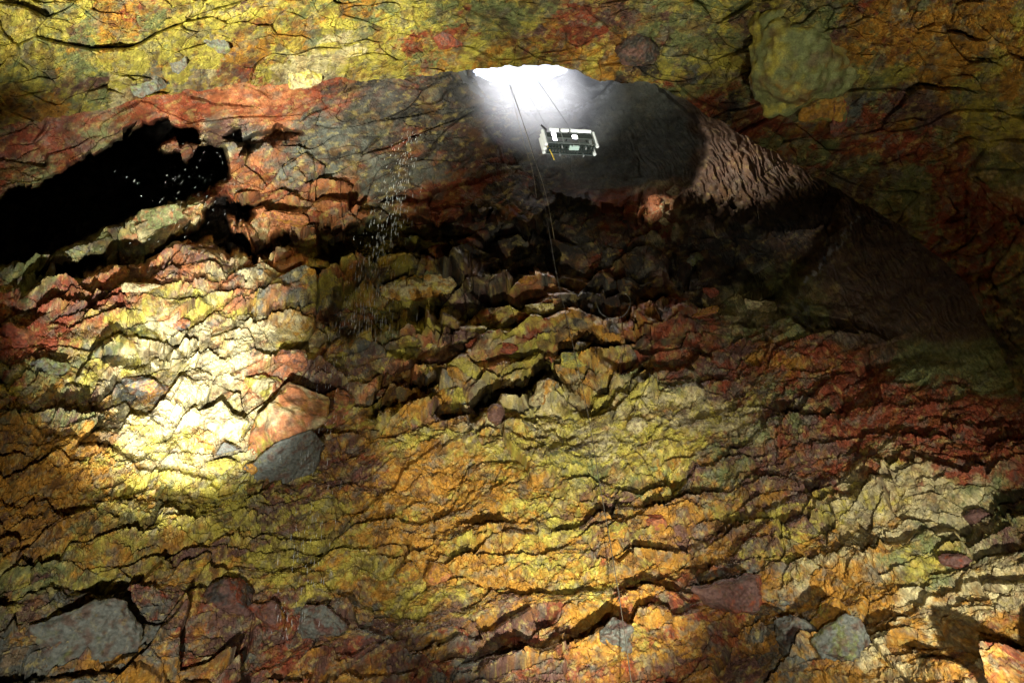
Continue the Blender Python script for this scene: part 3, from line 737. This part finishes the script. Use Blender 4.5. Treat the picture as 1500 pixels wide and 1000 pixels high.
boulder(560, 585, 46, 24, 'cs', 'pale slab end poking out left of the black shadow below the terraces', deep=.6, out=.4, rot=-10, n=12)
boulder(792, 574, 56, 40, 'co', 'pale peaked stone at the top of the yellow slope, centre', deep=.6, out=.35, n=9)
boulder(841, 520, 42, 28, 'yn', 'yellow green cracked stone below the dark centre terraces', deep=.6, out=.4, n=12)
boulder(726, 612, 30, 30, 'po', 'round brown cobble sitting on the ochre slope', deep=.9, out=.3, round_=True, n=40, cat='stone', name='cobble')
boulder(934, 625, 30, 26, 'cy', 'round cream cobble on the yellow slope', deep=.9, out=.2, round_=True, n=40, cat='stone', name='cobble')
boulder(596, 842, 36, 36, 'oy', 'left of two rounded orange stones below the ochre slope', deep=.8, out=.2, round_=True, n=26)
boulder(640, 842, 40, 38, 'os', 'right of two rounded orange stones below the ochre slope', deep=.8, out=.2, round_=True, n=26)
boulder(905, 788, 30, 26, 'oy', 'ochre cobble touching the dark hanging rope low on the wall', deep=.8, out=.2, round_=True, n=26, name='cobble', cat='stone')
boulder(958, 768, 36, 24, 'sr', 'reddish cobble right of the dark hanging rope', deep=.8, out=.2, round_=True, n=22, name='cobble', cat='stone')
boulder(118, 938, 150, 80, 'gpn', 'broad grey slab in the bottom left corner', deep=.3, out=.0, rot=16, bev=.02, n=13)
boulder(196, 925, 76, 60, 'gpk', 'grey square slab right of the broad slab at bottom left', deep=.4, out=.2, rot=30, n=12)
boulder(330, 880, 66, 70, 'prk', 'upright purple slab above the bottom edge, left of centre', deep=.5, out=.15, rot=-30, n=12)
boulder(390, 905, 52, 54, 'rpo', 'red brown corner block right of the upright purple slab', deep=.6, out=.15, rot=20, n=12)
boulder(470, 920, 70, 46, 'pg', 'flat purple grey block at the bottom, below the yellow band', deep=.5, out=.1, n=12)
boulder(905, 938, 52, 48, 'gp', 'grey faced block beside the foot of the hanging rope', deep=.6, out=.15, rot=-10, n=12)
boulder(1072, 885, 100, 54, 'prg', 'purple brown domed boulder at the bottom, right of centre', deep=.6, out=.1, n=14)
boulder(1165, 945, 66, 62, 'gkp', 'blue grey slab left of the leaning ochre pillar at bottom right', deep=.5, out=.1, rot=34, n=11)
boulder(1212, 925, 44, 84, 'oy', 'leaning ochre pillar between two grey slabs at bottom right', deep=.6, out=.25, rot=-28, n=13)
boulder(1240, 955, 74, 60, 'gkn', 'dark grey slab right of the leaning ochre pillar', deep=.4, out=.1, rot=20, n=12)
boulder(1430, 748, 40, 24, 'pk', 'dark oval stone in the cream rock near the right edge', deep=.7, out=.15, rot=10, round_=True, n=24, name='cobble', cat='stone')
boulder(1404, 818, 48, 20, 'pr', 'brown oval stone in the olive rock at lower right', deep=.7, out=.15, rot=-6, round_=True, n=24, name='cobble', cat='stone')
boulder(1180, 78, 138, 156, 'nyno', 'huge pale green boulder bulging from the yellow roof at upper right', deep=.5, out=-.18, roof=True, rough=.11, bev=.02,
        pts2=[(-.9, .6, .3), (-.4, 1, .2), (.5, .95, .3), (.95, .4, .4), (1, -.3, .4), (.75, -.75, .4), (.1, -.8, .7), (-.45, -1, .4), (-.8, -.6, .5), (-.95, 0, .5), (-.35, .35, .95), (.3, .2, 1.0), (.2, -.4, .95), (-.5, -.4, .85), (0, 0, -1), (.9, 0, -.8), (-.9, 0, -.8)])
boulder(1206, 146, 74, 58, 'noy', 'squarish yellow brown block hanging under the huge pale green boulder', deep=.5, out=.1, roof=True, n=12)
boulder(1232, 158, 22, 72, 'pr', 'narrow dark spike of rock right of the hanging yellow brown block', deep=.7, out=.3, roof=True, n=11, rot=-6)
boulder(934, 72, 58, 42, 'kp', 'dark brown rounded stone set in the yellow roof right of the opening', deep=.5, out=.2, roof=True, round_=True, n=40)
boulder(654, 56, 48, 28, 'rp', 'dull red stone set in the yellow roof above and left of the opening', deep=.5, out=.15, roof=True, n=20)
boulder(214, 122, 50, 36, 'gn', 'grey angular stone in the roof rim at upper left', deep=.4, out=.15, roof=True, n=11, rot=24)
boulder(262, 92, 22, 30, 'g', 'small dark grey stone in the roof, above the grey angular one', deep=.5, out=.2, roof=True, n=10)
boulder(320, 62, 34, 30, 'gn', 'grey green stone in the brightest part of the roof at upper left', deep=.5, out=.15, roof=True, n=12)
boulder(440, 108, 62, 34, 'cy', 'brilliant cream stone on the lit lip of the roof', deep=.4, out=.15, roof=True, n=12, rot=6)
# tumbled stones under the shaft, lit from the lift
for (u_, v_, w_, h_, c_, r_, lb) in [
        (985, 283, 26, 24, 'c', 20, 'pale pointed stone at the top right end of the rock pile under the shaft'),
        (942, 302, 34, 14, 's', 38, 'long orange slab at the left end of the rock pile under the shaft'),
        (960, 312, 28, 14, 'sc', 34, 'pale slab at the bottom of the rock pile under the shaft'),
        (958, 291, 22, 16, 'sr', -20, 'small red brown stone at the top of the rock pile under the shaft'),
        (974, 300, 20, 18, 'sc', 60, 'small pale stone in the middle of the rock pile under the shaft'),
        (972, 316, 20, 10, 'c', -30, 'thin cream splinter below the rock pile under the shaft'),
        (918, 296, 26, 16, 'r', 10, 'dark red stone at the far left of the rock pile under the shaft'),
        (983, 331, 18, 8, 'n', 36, 'thin pale splinter fallen below the rock pile under the shaft')]:
    boulder(u_, v_, w_, h_, c_, lb, deep=.9, out=.45, rot=r_, n=10, name='rock_pile_stone', cat='stone', group='tumbled stones under the shaft')
for (u_, v_, w_, h_, c_, r_, lb) in [
        (1038, 432, 30, 20, 'rs', 10, 'reddish stone on the left side of the black lobe mouth'),
        (1032, 459, 42, 20, 'so', 20, 'orange slab below the mouth of the black lobe on the right'),
        (1112, 446, 46, 30, 'nc', -14, 'pale olive stub of rock at the lower lip of the black lobe'),
        (1170, 470, 72, 18, 'ng', -6, 'long grey green sill at the lower lip of the black lobe'),
        (1018, 392, 34, 26, 'gn', 10, 'grey knob on the left wall of the black lobe')]:
    boulder(u_, v_, w_, h_, c_, lb, deep=.7, out=.3, rot=r_, n=11)

# ---- ropes, cables
def tube(path, rad, sides=6):
    bm = bmesh.new(); rings = []
    P_ = [Vector(p) for p in path]
    for i, p in enumerate(P_):
        d = (P_[min(i + 1, len(P_) - 1)] - P_[max(i - 1, 0)]).normalized()
        a = d.orthogonal().normalized(); b_ = d.cross(a)
        if rings:
            # keep the frame from twisting
            a = (prev - d * prev.dot(d)).normalized(); b_ = d.cross(a)
        prev = a
        rings.append([bm.verts.new(p + (a * math.cos(6.2832 * k / sides) + b_ * math.sin(6.2832 * k / sides)) * rad) for k in range(sides)])
    for A, B_ in zip(rings, rings[1:]):
        for k in range(sides): bm.faces.new((A[k], A[(k + 1) % sides], B_[(k + 1) % sides], B_[k]))
    bm.faces.new(rings[0][::-1]); bm.faces.new(rings[-1])
    return bm
def spline(ctrl, n=10):
    C_ = [Vector(c) for c in ctrl]; out = []
    for i in range(len(C_) - 1):
        p0 = C_[max(i - 1, 0)]; p1 = C_[i]; p2 = C_[i + 1]; p3 = C_[min(i + 2, len(C_) - 1)]
        for k in range(n):
            t_ = k / n
            out.append(.5 * ((2 * p1) + (p2 - p0) * t_ + (2 * p0 - 5 * p1 + 4 * p2 - p3) * t_ ** 2 + (3 * p1 - p0 - 3 * p2 + p3) * t_ ** 3))
    out.append(C_[-1]); return out
def rope(name, px, rad, mat, label, cat='rope'):
    return tag(link_mesh(name, tube(spline([pt(*p) for p in px]), rad), mat, smooth=True), label, cat)
M_ROPE = plain('weathered pale rope', (.42, .38, .28), .8, scale=6, vary=.35)
M_ROPE_D = plain('dark climbing rope', (.10, .085, .06), .8)
M_STEEL = plain('steel cable', (.5, .52, .55), .4, .6)
M_YROPE = plain('yellow rope', (.75, .55, .08), .7)
M_HOSE = plain('grey hose', (.2, .22, .22), .45)
rope('guide_rope', [(742, 112, 73), (762, 168, 69), (778, 215, 66), (790, 262, 62.5), (803, 330, 58), (815, 400, 53), (838, 500, 47), (860, 600, 42.5), (877, 700, 38.5), (893, 790, 35), (908, 880, 32.5), (925, 1000, 29.5), (938, 1090, 27)],
     .019, M_ROPE_D, 'long dark rope hanging from the opening down the whole rock face')
rope('static_rope', [(746, 118, 73), (763, 170, 69.3), (780, 226, 66), (793, 262, 63.5), (803, 300, 61), (812, 350, 58)], .021, M_ROPE, 'pale rope hanging free beside the long dark rope below the opening')
rope('thin_rope', [(744, 115, 73), (756, 165, 69.4), (768, 212, 66), (780, 250, 63.5), (786, 290, 61)], .017, M_ROPE, 'leftmost pale twisted rope hanging from the opening')
rope('hoist_cable', [(782, 110, 71), (808, 148, 65), (835, 188, 57.6)], .022, M_STEEL, 'taut steel hoist cable running from the opening to the lift basket', 'cable')
rope('hoist_cable', [(766, 128, 71), (784, 156, 65), (800, 186, 58)], .016, M_STEEL, 'fainter steel cable running from the opening to the left end of the lift basket', 'cable')
rope('tail_rope', [(801, 212, 56.6), (806, 221, 56.4), (812, 234, 56)], .04, M_YROPE, 'short yellow rope end dangling below the lift basket')
rope('hanging_hose', [(874, 444, 50), (878, 456, 50), (888, 464, 50), (899, 466, 50), (911, 464, 50), (919, 456, 50), (923, 446, 50), (922, 436, 50.3), (915, 430, 50.8)], .012, M_HOSE, 'thin grey hose hanging in a round loop before the dark centre', 'hose')

# ---- lift basket
ba = R_(17)
bx_ = Vector((math.cos(ba), math.sin(ba), 0)); by_ = Vector((-math.sin(ba), math.cos(ba), 0)); bz_ = Vector((0, 0, 1))
basket = bpy.data.objects.new('lift_basket', None); COL.objects.link(basket)
basket.location = pt(834, 213, 57.0) - Vector((0, 0, .45)); basket.rotation_euler = (0, 0, ba)
tag(basket, 'open white-bumpered lift basket with three lit lamps hanging below the opening', 'lift basket')
M_PAD = plain('white foam bumper', (.84, .88, .86), .6, vary=.06)
M_BLK = plain('black strap', (.02, .02, .022), .6)
M_ALU = plain('aluminium frame', (.30, .36, .34), .4, .7)
M_MESH = plain('dark mesh panel', (.045, .06, .055), .5, .5, vary=.4)
M_TRAY = plain('grey green tray', (.42, .55, .50), .5)
M_LAMP = plain('lit lamp lens', (.9, .88, 1.0), .3, emit=((.93, .86, 1.0), 5.0))
M_RUB = plain('castor rubber', (.25, .27, .27), .6)
def box(bm, c, s, rz=0):
    r = bmesh.ops.create_cube(bm, size=1, matrix=Matrix.Translation(c) @ Matrix.Rotation(rz, 4, 'Z') @ Matrix.Diagonal((*s, 1)))
    return r
def bevd(bm, off=.012):
    bmesh.ops.bevel(bm, geom=list(bm.edges), offset=off, segments=2, affect='EDGES', clamp_overlap=True); return bm
def part(name, bm, mat, parent=None, smooth=False): return link_mesh(name, bm, mat, parent if parent is not None else basket, smooth)
LX, LY, LZ = 3.5, .95, 1.4       # length, depth, height
def cyl(bm, p, q, rad, sides=12):
    p = Vector(p); q = Vector(q); d = q - p
    bmesh.ops.create_cone(bm, cap_ends=True, segments=sides, radius1=rad, radius2=rad, depth=d.length,
                          matrix=Matrix.Translation((p + q) / 2) @ d.to_track_quat('Z', 'Y').to_matrix().to_4x4())
bm = bmesh.new()
for k in range(15): box(bm, (-LX / 2 + .13 + k * (LX - .26) / 14, 0, .03), (.10, LY - .1, .03))
for y in (-.36, 0, .36): box(bm, (0, y, -.02), (LX - .1, .06, .06))
part('floor_grating', bm, M_MESH)
bm = bmesh.new()
for x in (-LX / 2, -LX / 6, LX / 6, LX / 2):
    for y in (-LY / 2, LY / 2): box(bm, (x, y, LZ / 2), (.055, .055, LZ))
for z in (.05, .62):
    for y in (-LY / 2, LY / 2): box(bm, (0, y, z), (LX - .06, .045, .05))
    for x in (-LX / 2, LX / 2): box(bm, (x, 0, z), (.045, LY - .06, .05))
box(bm, (0, LY / 2, LZ), (LX, .06, .06))
for x in (-LX / 2, LX / 2): box(bm, (x, 0, LZ), (.06, LY - .065, .06))
part('frame', bm, M_ALU)
for y in (-LY / 2 + .012, LY / 2 - .012):
    bm = bmesh.new()
    for k in range(40): box(bm, (-LX / 2 + .08 + k * (LX - .16) / 39, y, .33), (.018, .012, .52))
    for k in range(6): box(bm, (0, y + .014, .12 + k * .09), (LX - .12, .012, .018))
    box(bm, (0, y, .93), (LX - .12, .012, .5))
    part('side_panel', bm, M_MESH)
# bumper along the near top rail in three lengths, with straps between
ytop = -LY / 2 - .04
for (a, b_) in ((-LX / 2 + .32, -.72), (-.62, .02), (.14, LX / 2 - .05)):
    bm = bmesh.new(); cyl(bm, (a, ytop, LZ + .03), (b_, ytop, LZ + .03), .125, 18); bevd(bm, .02)
    part('bumper_pad', bm, M_PAD, smooth=False)
for x in (-.67, .08):
    bm = bmesh.new(); cyl(bm, (x - .045, ytop, LZ + .03), (x + .045, ytop, LZ + .03), .112, 16); part('strap', bm, M_BLK)
for sx in (-1, 1):
    bm = bmesh.new()
    for dy in ((-.36, 0, .36) if sx < 0 else (-.36, .36)):
        cyl(bm, (sx * (LX / 2 + .15), dy - .02, -.05), (sx * (LX / 2 + .15), dy - .02, LZ + .05), .12, 14)
    o = part('end_bumper', bm, M_PAD)
# lifting brackets
for x in (-LX / 2 + .12, .08, LX / 2 - .1):
    bm = bmesh.new()
    box(bm, (x, 0, LZ + .09), (.08, LY + .05, .08))
    if x < 0: cyl(bm, (x, -LY / 2, LZ + .02), (x - .32, -LY / 2 - .06, LZ + .45), .07, 8); cyl(bm, (x, LY / 2, LZ), (x, 0, LZ + .55), .03, 8)
    elif x < 1: cyl(bm, (x - .16, -LY / 2, LZ + .05), (x, -.2, LZ + .5), .04, 8); cyl(bm, (x + .16, -LY / 2, LZ + .05), (x, -.2, LZ + .5), .04, 8)
    else: cyl(bm, (x, -LY / 2, LZ), (x - .3, 0, LZ + .4), .025, 8); cyl(bm, (x, LY / 2, LZ), (x - .3, 0, LZ + .4), .025, 8)
    part('lifting_bracket', bm, M_BLK)
# lamps hung on the near side
for (x, z, w_, h_) in ((-LX / 2 + .52, .80, .27, .36), (-LX / 2 + .50, .30, .24, .32), (.28, .60, .34, .34)):
    bm = bmesh.new(); box(bm, (x, -LY / 2 - .09, z), (w_ + .06, .10, h_ + .06)); bevd(bm)
    lo = part('lamp_housing', bm, M_BLK)
    bm = bmesh.new(); box(bm, (x, -LY / 2 - .146, z), (w_, .02, h_)); bevd(bm, .006)
    part('lamp_lens', bm, M_LAMP, lo)
bm = bmesh.new(); box(bm, (.15, -.30, -.17), (.72, .34, .16)); bevd(bm, .02)
tr = part('tool_tray', bm, M_TRAY)
bm = bmesh.new(); cyl(bm, (-.04, -.482, -.19), (-.04, -.468, -.19), .055, 14); part('port', bm, M_BLK, tr)
for (x, y) in ((-.75, -.42), (1.0, -.42), (-.75, .42), (1.0, .42)):
    bm = bmesh.new(); box(bm, (x, y * .8, -.10), (.05, .16, .16)); f_ = part('castor', bm, M_ALU)
    bm = bmesh.new(); cyl(bm, (x - .035, y * .8, -.22), (x + .035, y * .8, -.22), .10, 14); part('wheel', bm, M_RUB, f_)

# ---- falling water
def drops(spots):
    bm = bmesh.new()
    for (u_, v_, r_, ln, th, lean) in spots:
        p = pt(u_, v_, r_); q = pt(u_ - lean, v_ + ln, r_)
        d = (q - p); a = d.orthogonal().normalized() * th; b_ = d.cross(a).normalized() * th
        top = bm.verts.new(p); bot = bm.verts.new(q); mid = p + d * .65
        ring = [bm.verts.new(mid + a), bm.verts.new(mid + b_), bm.verts.new(mid - a), bm.verts.new(mid - b_)]
        for k in range(4):
            bm.faces.new((top, ring[k], ring[(k + 1) % 4])); bm.faces.new((bot, ring[(k + 1) % 4], ring[k]))
    return bm
rs = random.Random(3); sp = []
for k in range(480):
    v_ = 190 + 300 * rs.random() ** .8
    cu = 604 - (v_ - 190) * .26
    u_ = cu + rs.gauss(0, 9 + (v_ - 190) * .05)
    sp.append((u_, v_, min(wall_r(u_, v_) - 3, 60 - (v_ - 190) * .04), rs.uniform(2.5, 6 + (v_ - 190) * .04), rs.uniform(.007, .013), rs.uniform(.3, 1.6)))
for k in range(160):
    v_ = rs.uniform(480, 930); u_ = 500 - (v_ - 480) * .16 + rs.gauss(0, 20)
    sp.append((u_, v_, wall_r(u_, v_) - rs.uniform(2, 6), rs.uniform(4, 14), rs.uniform(.003, .007), rs.uniform(.3, 1.6)))
for k in range(110):
    u_ = rs.gauss(285, 48); v_ = rs.gauss(285, 50)
    sp.append((u_, v_, 38, rs.uniform(2.5, 5), rs.uniform(.0007, .0015), rs.uniform(2, 4)))
M_DROP, tt_, b_ = nodes('water drops')
b_.inputs['Base Color'].default_value = (.85, .9, .92, 1); b_.inputs['Roughness'].default_value = .15; b_.inputs['Specular IOR Level'].default_value = .8
dr = link_mesh('water_drops', drops(sp), M_DROP); dr['kind'] = 'stuff'
dr['label'] = 'bright drops of water falling through the cave'


# ------------------------------------------------------------------ light
W = bpy.data.worlds.new('World'); S.world = W; W.use_nodes = True
bgn = W.node_tree.nodes['Background']
sky = W.node_tree.nodes.new('ShaderNodeTexSky'); sky.sky_type = 'NISHITA'; sky.sun_disc = False
sunv = Vector((0.10, 0.12, 1)).normalized()          # toward the sun
sky.sun_elevation = math.asin(sunv.z); sky.sun_rotation = math.atan2(sunv.x, sunv.y)
W.node_tree.links.new(sky.outputs['Color'], bgn.inputs['Color']); bgn.inputs['Strength'].default_value = 0.15
sd = bpy.data.lights.new('sun', 'SUN'); sd.energy = 5; sd.angle = R_(25); sd.color = (1, .97, .93)
so = bpy.data.objects.new('sun', sd); COL.objects.link(so)
so.rotation_euler = (-sunv).to_track_quat('-Z', 'Y').to_euler()

def flood(name, loc, aim, power, cone, blend, color=(1, .97, .88), size=.12):
    d = bpy.data.lights.new(name, 'SPOT'); d.energy = power; d.spot_size = R_(cone); d.spot_blend = blend; d.color = color; d.shadow_soft_size = size
    o = bpy.data.objects.new(name, d); COL.objects.link(o)
    o.location = loc; o.rotation_euler = (Vector(aim) - Vector(loc)).to_track_quat('-Z', 'Y').to_euler()
    return o
KF = .363
flood('floodlight', (-4, 7, .8), pt(312, 560, 48), 56000 * KF, 17, 1, (.98, 1, .94))
flood('floodlight', (-7, 18, .8), pt(240, 425, 54), 52000 * KF, 27, 1, (1, .98, .88))
flood('floodlight', (-14, 11, .8), pt(370, 80, 58), 125000 * KF, 36, 1, (1, .98, .78))
flood('floodlight', (-1, 8, .8), pt(830, 30, 50), 32000 * KF, 27, 1, (1, .97, .76))
flood('floodlight', (6, 9, .8), pt(1230, 0, 45), 9000 * KF, 38, 1, (1, .96, .74))
flood('floodlight', (10, 16, .8), pt(1280, 780, 36), 6000 * KF, 46, 1, (1, .96, .80))
flood('floodlight', (1.5, 16, .8), pt(800, 720, 43), 17500 * KF, 42, 1, (1, .97, .80))
flood('floodlight', (-6, 8, .8), pt(330, 760, 42), 6500 * KF, 46, 1, (1, .95, .82))
flood('floodlight', (2, 6, .8), pt(900, 900, 36), 2600 * KF, 76, 1, (1, .92, .78))
flood('floodlight', (1, 6, .8), pt(838, 186, 57), 42000 * KF, 10, 1, (1, 1, .97))
flood('lift_lamp', pt(835, 218, 59.5), wall_at(1075, 230), 5200 * KF, 42, 1, (1, .93, .83), .08)

flood('lift_lamp', pt(838, 220, 59.5), wall_at(964, 300), 2600 * KF, 15, 1, (1, .93, .83), .06)

S.view_settings.view_transform = 'Standard'; S.view_settings.look = 'None'
S.view_settings.exposure = 3.3; S.view_settings.gamma = 1
S.cycles.use_denoising = True
S.cycles.max_bounces = 5
S.cycles.diffuse_bounces = 2
